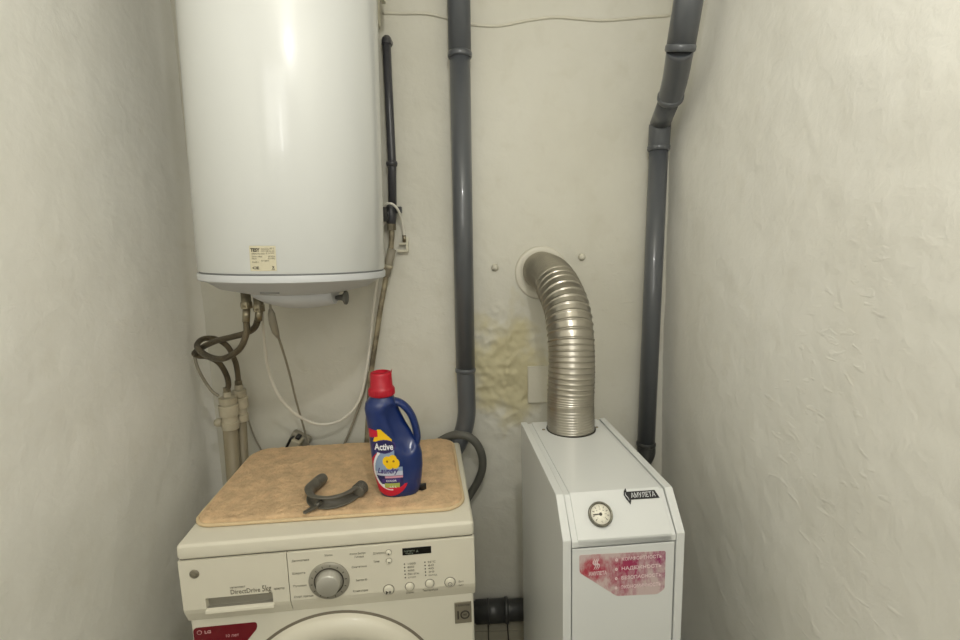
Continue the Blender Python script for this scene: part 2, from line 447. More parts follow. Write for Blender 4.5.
# ------------------------------------------------------------------ braided hoses to the beige pipes
pA0, pB0 = at(227, 391, 1.37), at(238.5, 384, 1.405)
def hose(pts, r, m, seg=12, n=10, base=True, name='hose'):
    bm = bmesh.new(); tube(bm, catmull(pts, n), r, seg); return bm
ferr = lambda bm, p0, p1, r: tube(bm, [Vector(p0), Vector(p1)], r, 14)
h1 = [n1 + Vector((0, 0, -.016)), at(246, 318, 1.165), at(246.5, 332, 1.16), at(241, 347, 1.16), at(230, 356, 1.17), at(218, 359, 1.19), at(204, 354, 1.24), at(197, 346, 1.30),
      at(203, 339, 1.36), at(216, 339, 1.385), at(228, 347, 1.39), at(235, 361, 1.395), at(237.5, 372, 1.40), pB0]
o = build('flexible_hose', hose(h1, .0075, None), M['braid'], base=True)
tag(o, 'tarnished braided hose from left heater outlet, looping to the right-hand beige pipe', 'hose', 'braided hoses under the heater')
def child_at(o, bm, name, m):
    for v in bm.verts: v.co -= o.location
    return build(name, bm, m, o)
bm = bmesh.new(); ferr(bm, h1[0], at(246, 322, 1.163), .0088); child_at(o, bm, 'end_ferrule', M['brass'])
bm = bmesh.new(); lathe(bm, [(0, 0), (.014, 0), (.014, .016), (0, .016)], Matrix.Translation(h1[0] + Vector((0, 0, -.004))), 6, smooth=False); child_at(o, bm, 'hose_nut', M['brass'])
h2 = [n2 + Vector((0, 0, -.016)), at(258.5, 316, 1.175), at(255, 327, 1.18), at(246, 333, 1.19), at(232, 337, 1.21), at(216, 341, 1.25), at(203, 347, 1.29), at(194.5, 353, 1.32),
      at(199, 356, 1.335), at(208, 357, 1.34), at(219, 363, 1.35), at(226, 374, 1.365), at(228.5, 384, 1.37), pA0]
o = build('flexible_hose', hose(h2, .0075, None), M['braid'], base=True)
tag(o, 'tarnished braided hose from right heater outlet, dropping to the left-hand beige pipe', 'hose', 'braided hoses under the heater')
bm = bmesh.new(); ferr(bm, h2[0], at(258.5, 320, 1.176), .0088); child_at(o, bm, 'end_ferrule', M['brass'])
bm = bmesh.new(); lathe(bm, [(0, 0), (.014, 0), (.014, .016), (0, .016)], Matrix.Translation(h2[0] + Vector((0, 0, -.004))), 6, smooth=False); child_at(o, bm, 'hose_nut', M['brass'])

# the two beige risers
def riser(top, foot, r, label, nub):
    t = thing('supply_pipe', label, 'pipe', (top.x, top.y, 0)); t['group'] = 'beige water pipes in the left corner'
    L = top - Vector((top.x, top.y, 0)); lean = (foot.x - top.x) / (top.z - foot.z)
    def X(z): return lean * (top.z - z)
    bm = bmesh.new(); tube(bm, [(X(0.0), 0, 0.0), (X(top.z), 0, top.z - .02)], r, 20); build('pipe', bm, M['pp'], t)
    bm = bmesh.new(); mt = Matrix.Translation((X(top.z), 0, top.z))
    lathe(bm, [(0, -.105), (r + .003, -.105), (r + .004, -.085), (r + .001, -.084), (r + .001, -.066), (r + .006, -.064), (r + .007, -.034), (r + .002, -.032), (r + .004, -.028), (r + .004, -.012), (.012, -.010), (.0115, .004), (0, .004)], mt, 28)
    smooth_by_angle(build('coupling', bm, M['fitting'], t), .4)
    bm = bmesh.new(); lathe(bm, [(0, .002), (.011, .002), (.011, .016), (0, .018)], mt, 6, smooth=False); build('nut', bm, M['brass'], t)
    if nub:
        bm = bmesh.new(); lathe(bm, [(0, 0), (.012, 0), (.012, .012), (.009, .018), (0, .018)], Matrix.Translation((X(top.z) - r + .002, -.012, top.z - .082)) @ Matrix.Rotation(-PI / 2, 4, 'Y'), 16)
        build('bleed_cap', bm, M['fitting'], t)
riser(pA0 + Vector((0, 0, -.006)), at(234, 478, 1.37), .0200, 'thicker beige water pipe with side cap, left one of the pair in the corner', True)
riser(pB0 + Vector((0, 0, -.006)), at(243.5, 465, 1.405), .0150, 'thinner beige water pipe, right one of the pair in the corner', False)

# ------------------------------------------------------------------ cables under the heater
def cable(name, label, cat, pts, r, m, n=12):
    o = build(name, hose(pts, r, None, 8, n), m, base=True); return tag(o, label, cat)
KY = 1.20
cable('power_cable', 'white power cable hanging in a wide loop below the water heater', 'cable',
      [at(261, 299, KY), at(262, 316, KY + .01), at(264, 340, 1.26), at(269, 372, 1.32), at(281, 399, 1.36), at(300, 417, 1.40), at(322, 424.5, 1.43), at(344, 418, 1.45),
       at(360, 398, 1.46), at(368, 360, 1.46), at(373, 315, 1.46), at(377, 280, 1.455), at(379, 255, 1.46), at(380.5, 232, 1.465), at(385, 221, 1.468)], .0042, M['whitecable'])
o = cable('signal_cable', 'thin grey cable with an inline connector dropping from heater behind the mat', 'cable',
          [at(270, 302, 1.19), at(271, 312, 1.195), at(274, 326, 1.21), at(280, 342, 1.25), at(288, 368, 1.33), at(296, 400, 1.40), at(303, 425, 1.45), at(310, 452, 1.47), at(313, 480, 1.475)], .0032, M['greycable'])
bm = bmesh.new(); tube(bm, [at(270.6, 309, 1.193), at(271.5, 314, 1.196), at(273, 323, 1.205), at(275.5, 332, 1.22), at(278, 337, 1.235)], [.0045, .0085, .0098, .0085, .0045], 12)
child_at(o, bm, 'inline_connector', M['greycable'])
cable('earth_wire', 'thin drab wire sagging from the braided hoses to the beige pipes', 'wire',
      [at(194, 352, 1.345), at(197, 366, 1.34), at(204, 380, 1.345), at(212, 391, 1.35), at(218.5, 396, 1.348)], .0042, M['greycable'])
cable('thin_wire', 'thin drab wire on the wall beside the beige pipes', 'wire',
      [at(243, 400, 1.490), at(250, 425, 1.490), at(256, 440, 1.490), at(266, 462, 1.490), at(274, 500, 1.490), Vector((-.60, 1.490, .40)), Vector((-.60, 1.490, .004))], .0026, M['greycable'])
cable('grey_cable', 'grey cable rising from behind the mat toward the wall hose', 'cable',
      [at(336, 462, 1.47), at(347, 438, 1.475), at(356, 415, 1.478), at(364, 392, 1.478), at(369, 372, 1.475)], .0040, M['greycable'])
# plug in its socket behind the mat
pk = at(290, 440, 1.46)
t = thing('power_plug', 'grey plug in a wall socket, just showing behind the mat', 'plug', (pk.x, pk.y, pk.z - .05), (0, .5, 0))
bm = bmesh.new(); box(bm, -.030, .030, .004, .034, 0, .07, .006); build('socket', bm, M['greycable'], t)
bm = bmesh.new(); box(bm, -.015, .014, -.035, .006, .012, .068, .005); box(bm, .002, .010, -.036, -.030, .02, .066, .001, mi=0); build('plug_body', bm, M['fitting'], t)
bm = bmesh.new(); box(bm, -.024, -.014, -.022, .005, .018, .060, .002); box(bm, -.010, .004, -.025, -.002, .066, .078, .003); build('plug_grip', bm, M['black'], t)

# ------------------------------------------------------------------ dark supply pipe, valve and inlet hose
SY = 1.465
t0, t1 = at(386, 37, SY), at(392.5, 206, SY)
t = thing('wall_pipe', 'thin dark painted water pipe with a shut-off valve beside the water heater', 'pipe', (t1.x, SY, t1.z))
off = Vector((t1.x, SY, t1.z))
bm = bmesh.new(); tube(bm, [p - off for p in (t0 + Vector((0, 0, -.012)), at(389.5, 110, SY), at(392, 162, SY), t1)], .0118, 18); build('pipe', bm, M['blackpaint'], t)
bm = bmesh.new(); tube(bm, catmull([t0 + Vector((0, 0, -.020)) - off, t0 + Vector((0, .002, -.010)) - off, t0 + Vector((0, .012, -.004)) - off, t0 + Vector((0, .034, -.004)) - off], 6), .0132, 18); build('elbow', bm, M['blackpaint'], t)
c = at(391.8, 163.5, SY) - off
bm = bmesh.new(); lathe(bm, [(0, -.008), (.015, -.008), (.0165, 0), (.015, .006), (0, .006)], Matrix.Translation(c), 20); build('coupling', bm, M['blackpaint'], t)
v = at(391, 214, SY) - off
bm = bmesh.new()
tube(bm, [v + Vector((0, 0, .03)), v + Vector((0, 0, .016)), v, v + Vector((0, 0, -.016)), v + Vector((0, 0, -.028))], [.0135, .0135, .017, .0145, .012], 16)
tube(bm, [v, v + Vector((-.012, -.022, -.002))], .009, 12)
build('valve_body', bm, M['blackpaint'], t)
bm = bmesh.new(); vl = Vector((v.x - .016, v.y - .026, v.z))
box(bm, -.011, .011, -.005, .005, -.022, .018, .003, mtx=Matrix.Translation(vl) @ Matrix.Rotation(.5, 4, 'Z')); build('valve_handle', bm, M['black'], t)
bm = bmesh.new(); box(bm, v.x + .012, v.x + .032, v.y - .008, v.y + .010, v.z + .002, v.z + .020, .003); build('side_plug', bm, M['blackpaint'], t)
n0 = at(391.5, 226, SY)
bm = bmesh.new(); lathe(bm, [(0, -.012), (.0125, -.012), (.0125, .006), (0, .006)], Matrix.Translation(n0 - off), 6, smooth=False); build('union_nut', bm, M['brass'], t)
ih = [n0 + Vector((0, 0, -.012)), at(391.5, 240, SY), at(390, 256, SY), at(386, 278, 1.462), at(381, 305, 1.46), at(376.5, 335, 1.46), at(371.5, 370, 1.46), at(369, 405, 1.46), at(367, 440, 1.465), at(366, 480, 1.467), Vector((-.33, 1.468, .45)), Vector((-.33, 1.468, .004))]
o = tag(build('inlet_hose', hose(ih, .0078, None), M['tape'], base=True), 'worn patchy metal hose running down the wall from valve to behind the bottle', 'hose')
bm = bmesh.new(); tube(bm, [at(392, 249, SY - .003), at(388.5, 263, SY - .003), at(385.5, 276, SY - .003)], .0128, 16); child_at(o, bm, 'foam_sleeve', M['greycable'])
bm = bmesh.new(); tube(bm, [at(388.6, 265, SY - .003), at(387.8, 268, SY - .003)], .0139, 16); child_at(o, bm, 'tape_band', M['fitting'])
o = cable('clip_wire', 'short white wire arching over the pipe valve to a small cream clip', 'wire',
          [at(383.5, 222, 1.468), at(382.5, 212, 1.455), at(386, 204.5, 1.435), at(392, 204, 1.43), at(398, 210, 1.44), at(402, 222, 1.465), at(404.3, 238, 1.482)], .0036, M['whitecable'])
pc = at(404, 246, 1.487)
bm = bmesh.new()
for b_ in ((.006, .013, -.018, .026), (-.020, .006, -.018, -.010), (-.014, .007, .004, .010)): box(bm, pc.x + b_[0], pc.x + b_[1], pc.y - .006, pc.y + .005, pc.z + b_[2], pc.z + b_[3], .0015)
child_at(o, bm, 'wire_clip', M['tin'])
bm = bmesh.new(); tube(bm, [at(404, 235, 1.481), at(404.6, 242, 1.483)], .0055, 10); child_at(o, bm, 'brass_ferrule', M['brass'])

# ------------------------------------------------------------------ drain pipes
def ring(bm, c, d, r, h=.008):
    d = Vector(d).normalized(); c = Vector(c)
    tube(bm, [c - d * h, c - d * h * .5, c + d * h * .5, c + d * h], [r, r + .0022, r + .0022, r], 24)
LY = 1.447
off = at(466, 430, LY)
t = thing('drain_pipe', 'straight grey drain pipe on the wall between water heater and silver duct', 'pipe', off); t['group'] = 'grey drain pipes'
e1 = at(459.8, 55, LY); e2 = at(465.5, 370, LY)
top = e1 + (e1 - e2) * ((CZ - e1.z) / (e1.z - e2.z))
bm = bmesh.new(); tube(bm, [top - off, e1 - off], .0308, 32); build('upper_pipe', bm, M['pvc'], t)
bm = bmesh.new(); tube(bm, [e1 - off, e2 - off], .0282, 32); build('lower_pipe', bm, M['pvc'], t)
bm = bmesh.new(); ring(bm, e1 - off, e1 - e2, .0312); build('collar', bm, M['pvc'], t)
bm = bmesh.new(); ring(bm, e2 - off, e1 - e2, .0285, .007); build('collar', bm, M['pvc'], t)
bm = bmesh.new()
el = [e2 - off, at(466.5, 395, LY) - off, at(466.5, 415, LY) - off, at(463, 432, LY) - off, at(456, 447, LY) - off, at(447, 460, LY) - off]
tube(bm, catmull(el, 8), .0272, 28); build('elbow', bm, M['pvc'], t)

ra, rb = at(658.7, 148, 1.452), at(646, 444, 1.452)
off = rb.copy()
t = thing('drain_pipe', 'grey drain pipe in the right corner with an offset bend near the top', 'pipe', off); t['group'] = 'grey drain pipes'
bm = bmesh.new(); tube(bm, [ra - off, rb - off], .0258, 32); build('lower_pipe', bm, M['pvc'], t)
p1, p2, p3, p4 = at(660, 124, 1.435), at(670.5, 97, 1.34), at(680.5, 48, 1.22), at(688.5, 0, 1.19)
bm = bmesh.new(); tube(bm, catmull([ra - off, ra.lerp(p1, .6) - off, p1 - off], 6), .0292, 28); ring(bm, ra - off, ra - rb, .0288); build('elbow', bm, M['pvc'], t)
bm = bmesh.new(); tube(bm, [p1 - off, p1.lerp(p2, .5) - off, p2 - off], .0268, 28); build('offset_pipe', bm, M['pvc'], t)
dirn = (p4 - p3).normalized()
bm = bmesh.new(); tube(bm, catmull([p2 - off, p2.lerp(p3, .45) + Vector((.004, .006, -.002)) - off, p3 - off], 8), .0302, 28); ring(bm, p2 - off, p3 - p2, .0305); build('elbow', bm, M['pvc'], t)
bm = bmesh.new(); ring(bm, p3 - off, dirn, .0318); build('collar', bm, M['pvc'], t)
bm = bmesh.new(); tube(bm, [p3 - off, p4 - off, p3 + dirn * ((CZ - p3.z) / dirn.z) - off], .0318, 32); build('upper_pipe', bm, M['pvc'], t)
bm = bmesh.new(); ring(bm, rb - off, ra - rb, .0268, .007)
tube(bm, catmull([rb - off, rb + Vector((.0, -.002, -.03)) - off, rb + Vector((-.02, -.002, -.065)) - off, rb + Vector((-.06, -.002, -.10)) - off], 8), .0265, 24); build('elbow', bm, M['darkpvc'], t)
bm = bmesh.new(); tube(bm, [rb + Vector((-.055, -.002, -.096)) - off, Vector((.285, 1.44, .37)) - off], .0255, 24); build('branch_pipe', bm, M['pvc'], t)

# horizontal sewer pipe near the floor
sc_ = at(499, 610.5, 1.458)
t = thing('sewer_pipe', 'dark horizontal drain pipe low on the wall between washing machine and boiler', 'pipe', sc_)
bm = bmesh.new(); tube(bm, [(-.25, 0, -.010), (.0, 0, 0), (.27, 0, .008)], .0325, 28); build('pipe', bm, M['darkpvc'], t)
bm = bmesh.new(); tube(bm, [(-.075, 0, -.003), (-.020, 0, -.001), (.022, 0, .001)], .036, 28); ring(bm, (.024, 0, .001), (1, 0, .03), .037, .007); build('socket', bm, M['darkpvc'], t)
bm = bmesh.new(); ring(bm, (-.034, 0, -.002), (1, 0, .03), .0365, .004); build('collar', bm, M['darkpvc'], t)

# ------------------------------------------------------------------ washing machine
WO = Vector((-.6203, .9214, 0)); WA = .1053; WM = Matrix.Translation(WO) @ Matrix.Rotation(WA, 4, 'Z')
washer = thing('washing_machine', 'cream front-loading washing machine below the water heater, topped by tan mat', 'washing machine', WO, (0, 0, WA))
bm = bmesh.new(); box(bm, .004, .596, .014, .438, 0, .8145, .006); build('cabinet', bm, M['washerbody'], washer)
bm = bmesh.new()
box(bm, 0, .6, -.001, .44, .8160, .85, .009, seg=4)
smooth_by_angle(build('top_lid', bm, M['washer'], washer), .35)
bm = bmesh.new(); box(bm, .004, .596, .006, .436, .8120, .8180); build('lid_gap', bm, M['seam'], washer)
PZ0, PZ1 = .694, .8145
prof = [(0, PZ1), (0, PZ0 + .012), (.003, PZ0 + .002), (.014, PZ0 - .022), (.03, PZ0 - .022), (.03, PZ1)]
bm = bmesh.new(); prism(bm, prof, .2130, .5995, 'x', .0012); panel = build('control_panel', bm, M['washer'], washer)
# detergent drawer with a recessed grip
drawer = bmesh.new(); RX0, RX1, RZ0, RZ1 = .046, .178, .7035, .7290
for (xa, xb) in ((.0015, RX0), (RX1, .2118)): prism(drawer, prof, xa, xb, 'x')
prism(drawer, [(0, PZ1), (0, RZ1), (.03, RZ1), (.03, PZ1)], RX0, RX1, 'x')
prism(drawer, [(0, RZ0), (.003, PZ0 + .002), (.014, PZ0 - .022), (.03, PZ0 - .022), (.03, RZ0)], RX0, RX1, 'x')
dr = build('detergent_drawer', drawer, M['washer'], washer)
bm = bmesh.new(); box(bm, RX0, RX1, .012, .029, RZ0, RZ1); box(bm, RX0, RX1, .004, .029, RZ0 - .0005, RZ0 + .001); build('grip_recess', bm, M['dial'], dr)  # recess faces coloured grey to paint in the shade of the grip
bm = bmesh.new(); prism(bm, [(-.0045, RZ0 - .007), (-.0035, RZ0 - .001), (.003, RZ0 + .002), (.006, RZ0 - .007)], RX0 - .002, RX1 + .002, 'x', .001); build('grip_lip', bm, M['washer'], dr)
bm = bmesh.new(); mt = front(.0955, -.0002, .7335)
text(bm, 'DirectDrive', .0145, mt, width=.058, bold=.0001); text(bm, '5kg', .019, front(.1580, -.0002, .7335), width=.018, bold=.0002)
text(bm, 'интеллект', .006, front(.0955, -.0002, .7465), width=.03); text(bm, 'инвертор', .007, front(.1815, -.0002, .7345), width=.021)
build('model_print', bm, M['softink'], dr)
LC = (.0305, .7857)
bm = bmesh.new(); lathe(bm, [(0, .002), (.0085, .002), (.0096, .0008), (.0096, 0), (0, 0)], Matrix.Translation((LC[0], 0, LC[1])) @ YAX, 32)
tube(bm, [(LC[0] + .0066 * math.cos(a), -.0022, LC[1] + .0066 * math.sin(a)) for a in [PI * .45 + i * PI * 1.55 / 20 for i in range(21)]], .0006, 6, mi=1)
tube(bm, [(LC[0] + .0066, -.0022, LC[1]), (LC[0] + .0015, -.0022, LC[1])], .0006, 6, mi=1)
tube(bm, [(LC[0], -.0022, LC[1] + .004), (LC[0], -.0022, LC[1] - .0035), (LC[0] + .0025, -.0022, LC[1] - .0035)], .0006, 6, mi=1)
lathe(bm, [(0, .0006), (.0010, .0004), (.0010, 0)], Matrix.Translation((LC[0] - .003, -.0020, LC[1] + .0025)) @ YAX, 10, mi=1)
build('round_emblem', bm, [M['badge'], M['softink']], dr)
# programme dial
DX, DZ = .2938, .7442
bm = bmesh.new(); lathe(bm, [(0, .004), (.031, .004), (.0395, .0045), (.0418, .002), (.0418, -.001)], Matrix.Translation((DX, 0, DZ)) @ YAX, 64)
for i in range(14):
    a = 2 * PI * i / 14 + .1
    tube(bm, [(DX + q * math.cos(a), -.0049, DZ + q * math.sin(a)) for q in (.0335, .0372)], .0006, 6, mi=1)
lathe(bm, [(.0280, .0046), (.0305, .0046), (.0305, .004), (.0280, .004)], Matrix.Translation((DX, 0, DZ)) @ YAX, 48, mi=1)
dial = build('programme_dial', bm, [M['dial'], M['seam']], washer)
bm = bmesh.new(); lathe(bm, [(0, .0205), (.0215, .0205), (.0232, .0190), (.0255, .004), (.0265, .002)], Matrix.Translation((DX, 0, DZ)) @ YAX, 64)
build('dial_knob', bm, M['chrome'], dial)
def button(x, z, r, kind=None):
    bm = bmesh.new(); mt = Matrix.Translation((x, 0, z)) @ YAX
    lathe(bm, [(0, .0046), (r * .7, .0042), (r * .9, .0025), (r * .92, 0)], mt, 32)
    lathe(bm, [(r * .93, .0006), (r * 1.06, .0006), (r * 1.06, -.0005)], mt, 32, mi=1)
    if kind == 'play':
        text(bm, '▶', .009, front(x - .0062, -.0049, z - .0065), 2, width=.0055); 
        for k in (0, 1): box(bm, x + .001 + k * .0026, x + .0025 + k * .0026, -.0050, -.0044, z - .0062, z - .0006, mi=2)
        prism(bm, [(x - .005, z - .0065), (x - .005, z - .0003), (x, z - .0034)], -.0050, -.0044, 'y', mi=2)
    if kind == 'power':
        tube(bm, [(x + .0042 * math.cos(a), -.0047, z - .002 + .0042 * math.sin(a)) for a in [i * 2 * PI / 20 for i in range(21)]], .0005, 6, mi=2)
        tube(bm, [(x, -.0047, z - .0008), (x, -.0047, z - .0032)], .0005, 6, mi=2)
    if kind == 'dot':
        lathe(bm, [(0, .0051), (.0014, .0050), (.0014, .0042)], Matrix.Translation((x, 0, z - .0014)) @ YAX, 12, mi=2)
    return build('button', bm, [M['washer'], M['softink'], M['ink']], washer)
def wl(px, py):
    p = onplane(px, py, WM @ Vector((0, 0, .85)), WM.to_3x3() @ Vector((0, -1, 0))); q = WM.inverted() @ p; return q.x, q.z
button(*wl(388.7, 589.5), .0114, 'play'); button(*wl(409.7, 586.3), .0096); button(*wl(429.7, 583.2), .0096); button(*wl(450, 582.0), .0114, 'power')
button(*wl(388.6, 552.2), .0062, 'dot'); button(*wl(389.0, 560.6), .0062, 'dot')
x0, z0_ = wl(402.6, 555.9); x1, z1_ = wl(431.0, 545.9)
zc = (wl(402.8, 551.7)[1] + wl(431, 549.5)[1]) / 2
bm = bmesh.new(); box(bm, x0, x1, -.0012, .002, zc - .0080, zc + .0080, .0008); disp = build('display', bm, M['screen'], washer)
bm = bmesh.new(); text(bm, 'Intelligent', .0052, front(x0 + .003, -.0014, zc + .0005), width=.022); text(bm, 'Washing', .0052, front(x0 + .006, -.0014, zc - .0050), width=.016)
text(bm, 'A', .008, front(x0 + .0285, -.0014, zc - .003), width=.005); build('display_print', bm, M['disp'], disp)
def wtext(body, px, py, wpx, size=.0062, align=0):
    x, z = wl(px, py); w = wpx / 490.0
    b_ = bmesh.new(); text(b_, body, size, front(x, -.0002, z - size * .35), width=w); build('panel_print', b_, M['softink'], panel)
for (pxa, pya, pxb, pyb, labs) in ((404.4, 564.1, 405.3, 577.6, ['1000', '800', '400', 'без отж.', 'стоп']), (424.9, 562.2, 425.7, 575.3, ['95°C', '60', '40', '30', 'холод'])):
    for i in range(5):
        px, py = pxa + (pxb - pxa) * i / 4, pya + (pyb - pya) * i / 4
        x, z = wl(px, py); bm = bmesh.new(); lathe(bm, [(0, .0010), (.0012, .0009), (.0015, 0)], Matrix.Translation((x, 0, z)) @ YAX, 12); build('indicator_light', bm, M['led'], washer)
        wtext(labs[i], px + 2.6, py - .2, 4 + 1.0 * len(labs[i]), .0058)
for (b_, px, py, w) in (('Хлопок', 324.5, 555.4, 8), ('Деликатная', 291.5, 561.0, 17), ('Шерсть', 292, 573.6, 13), ('Пуховая', 293, 586.2, 13), ('Спорт. одежда', 294, 597.0, 19),
                        ('Хлопок Быстро', 349.5, 554.0, 16), ('Гигиена', 354.5, 557.0, 9), ('Синтетика', 351.5, 567.2, 15), ('Быстро 30', 356, 580.2, 11), ('Ручная стирка', 353, 591.2, 15),
                        ('Дозагрузка', 373, 553.4, 12), ('Таймер', 373.5, 561.6, 6), ('Отжим', 406, 592.8, 8), ('Температура', 422.5, 590.6, 16), ('Вкл', 458.5, 581.5, 5), ('выкл', 458.5, 585.0, 5)):
    wtext(b_, px, py, w)
# front door (porthole)
PX, PZ, PR = .298, .4300, .2270
bm = bmesh.new()
lathe(bm, [(PR + .004, -.014), (PR, -.006), (PR - .004, .004), (PR - .012, .013), (PR - .028, .018), (PR - .046, .016), (PR - .058, .010), (PR - .064, .002), (PR - .066, -.010)], Matrix.Translation((PX, .014 - .004, PZ)) @ YAX, 96)
door = build('porthole_door', bm, M['washer'], washer)
bm = bmesh.new(); lathe(bm, [(PR - .008, .0005), (PR + .0055, .0005), (PR + .0055, -.003), (PR - .008, -.003)], Matrix.Translation((PX, .014, PZ)) @ YAX, 96); build('door_shadow_ring', bm, mat('door_shadow_paint', s(120, 112, 96), .7), door)  # dark ring paints the shadow line around the door
bm = bmesh.new(); lathe(bm, [(PR - .065, -.004), (PR - .085, -.002), (.09, -.006), (0, -.010)], Matrix.Translation((PX, .014 - .004, PZ)) @ YAX, 64); build('door_glass', bm, M['doorglass'], door)
# grey guarantee badge
x0, x1 = .5530, .5900; z0_, z1_ = .6035, .6535
bm = bmesh.new(); box(bm, x0, x1, .0115, .016, z0_, z1_, .0006); bg = build('badge', bm, M['badge'], washer)
bm = bmesh.new(); box(bm, x0 + .0055, x0 + .0092, .0109, .012, z0_ + .0105, z0_ + .0305)
cx, cz = x0 + .0225, z0_ + .0205
tube(bm, [(cx + .0090 * math.cos(a), .0112, cz + .0090 * math.sin(a)) for a in [i * 2 * PI / 32 for i in range(33)]], .0017, 6)
text(bm, 'ЛЕТ', .0055, front(cx, .0112, cz - .002), align='CENTER', width=.010, bold=.0002); text(bm, 'ГАРАНТИЯ', .0062, front((x0 + x1) / 2, .0112, z1_ - .0085), align='CENTER', width=.029)
build('badge_print', bm, M['ink'], bg)
# maroon sticker
def rpoly(pts, r, n=5):
    out = []; m = len(pts)
    for i in range(m):
        a, b, c = Vector(pts[i - 1]), Vector(pts[i]), Vector(pts[(i + 1) % m])
        u, w = (a - b).normalized(), (c - b).normalized(); rr = min(r, (a - b).length * .45, (c - b).length * .45)
        for k in range(n + 1):
            t = k / n; p0, p1 = b + u * rr, b + w * rr
            q = p0 * (1 - t) ** 2 + b * 2 * t * (1 - t) + p1 * t * t; out.append((q.x, q.y))
    return out
bm = bmesh.new(); prism(bm, rpoly([(.0080, .6545), (.136, .6545), (.136, .640), (.102, .600), (.0080, .600)], .010), .0132, .0145, 'y'); stk = build('sticker', bm, M['maroon'], washer)
bm = bmesh.new(); text(bm, 'LG', .0095, front(.0300, .0130, .6400), width=.0125, bold=.0003); text(bm, '10 лет', .0095, front(.070, .0130, .6265), width=.026); build('sticker_print', bm, M['pinkprint'], stk)
bm = bmesh.new(); lathe(bm, [(.0038, .0003), (.0050, .0003), (.0050, 0)], Matrix.Translation((.0200, .0132, .6435)) @ YAX, 24); build('sticker_logo', bm, M['pinkprint'], stk)

# ------------------------------------------------------------------ bath mat
TOP = .85
def wt(px, py, z=TOP):
    p = onplane(px, py, Vector((0, 0, z)), Vector((0, 0, 1))); return WM.inverted() @ p
bm = bmesh.new()
MX0, MX1, MY0, MY1, MR, MT = .001, .580, .057, .452, .045, .011
def inside(x, y):
    dx = max(MX0 + MR - x, x - (MX1 - MR), 0); dy = max(MY0 + MR - y, y - (MY1 - MR), 0)
    return MR - math.hypot(dx, dy) if dx and dy else min(x - MX0, MX1 - x, y - MY0, MY1 - y)
def shrink(x, y):        # clamp a grid point onto the rounded outline
    dx = 0; dy = 0
    cx = min(max(x, MX0 + MR), MX1 - MR); cy = min(max(y, MY0 + MR), MY1 - MR)
    v = Vector((x - cx, y - cy, 0))
    if v.length > MR: v = v.normalized() * MR
    return cx + v.x, cy + v.y
def skew(x, y): return x + (y - MY0) * .03 * (1 - (x - MX0) / .58) + .003 * math.sin(y * 14), y + .004 * math.sin(x * 9) - (x - .3) * .012
nx, ny = 230, 156; g = []
for j in range(ny + 1):
    row = []
    for i in range(nx + 1):
        x, y = shrink(MX0 + (MX1 - MX0) * i / nx, MY0 + (MY1 - MY0) * j / ny)
        e = max(0, inside(x, y)); k = min(1, e / .010)
        z = .004 + MT * math.sqrt(max(0, 1 - (1 - k) ** 2)) * .8
        q = Vector((x, y, 0))
        z += k * (noise.noise(q * 16) * .0020 + noise.noise(q * 70) * .0016 + random.uniform(-.0013, .0011))
        a, b = skew(x, y)
        row.append(bm.verts.new((a + random.uniform(-.0006, .0006) * k, b + random.uniform(-.0006, .0006) * k, z)))
    g.append(row)
for j in range(ny):
    for i in range(nx):
        vs = []
        for v in (g[j][i], g[j][i + 1], g[j + 1][i + 1], g[j + 1][i]):
            if v not in vs: vs.append(v)
        f = bm.faces.new(vs); f.smooth = True
bmesh.ops.remove_doubles(bm, verts=bm.verts[:], dist=.00001)
mat_o = build('bath_mat', bm, M['mat']); mat_o.matrix_world = WM @ Matrix.Translation((0, 0, TOP + .0005))
tag(mat_o, 'tan fluffy bath mat with rounded corners spread over the washing machine', 'mat')
bm = bmesh.new(); pth = []
for (cx, cy, a0_) in ((MX0 + MR, MY0 + MR, PI), (MX1 - MR, MY0 + MR, 1.5 * PI), (MX1 - MR, MY1 - MR, 0), (MX0 + MR, MY1 - MR, .5 * PI)):
    for k in range(13):
        a = a0_ + k * PI / 24; x, y = skew(cx + (MR + .001) * math.cos(a), cy + (MR + .001) * math.sin(a)); pth.append(Vector((x, y, .0042)))
pth.append(pth[0].copy()); tube(bm, pth, .0040, 10, cap=False); build('binding', bm, M['binding'], mat_o)
MATZ = TOP + .0125

# ------------------------------------------------------------------ detergent bottle
bp = WM @ Vector((wt(400.3, 491, MATZ).x, wt(399, 491, MATZ).y - .001, 0)); bp.z = MATZ - .002
bottle = thing('detergent_bottle', 'blue laundry detergent bottle with red cap standing on the tan mat', 'bottle', bp, (0, 0, .15)); bottle.scale = (1.07, 1.07, 1.115)
SEC = [(0, 0, .036, .024), (.004, 0, .041, .028), (.015, -.0005, .0455, .032), (.035, -.001, .0495, .034), (.06, -.002, .0535, .035), (.085, -.003, .0540, .035), (.105, -.006, .0520, .034), (.120, -.012, .0470, .033),
       (.135, -.0155, .0440, .0325), (.150, -.0210, .0405, .032), (.170, -.0265, .0370, .0315), (.188, -.0310, .0345, .031), (.199, -.0310, .0325, .029), (.207, -.0295, .0275, .0255), (.213, -.0285, .0225, .0215), (.222, -.028, .020, .020)]
def sec(z):
    for a, b in zip(SEC, SEC[1:]):
        if a[0] <= z <= b[0]:
            t = (z - a[0]) / (b[0] - a[0]); return [a[i] + (b[i] - a[i]) * t for i in (1, 2, 3)]
    return SEC[-1][1:]
EXP = 2.5
bm = bmesh.new(); rings = []; NS = 48
zs = [i / 60 * .222 for i in range(61)]
zs = sorted(set(zs + [.002, .006]))
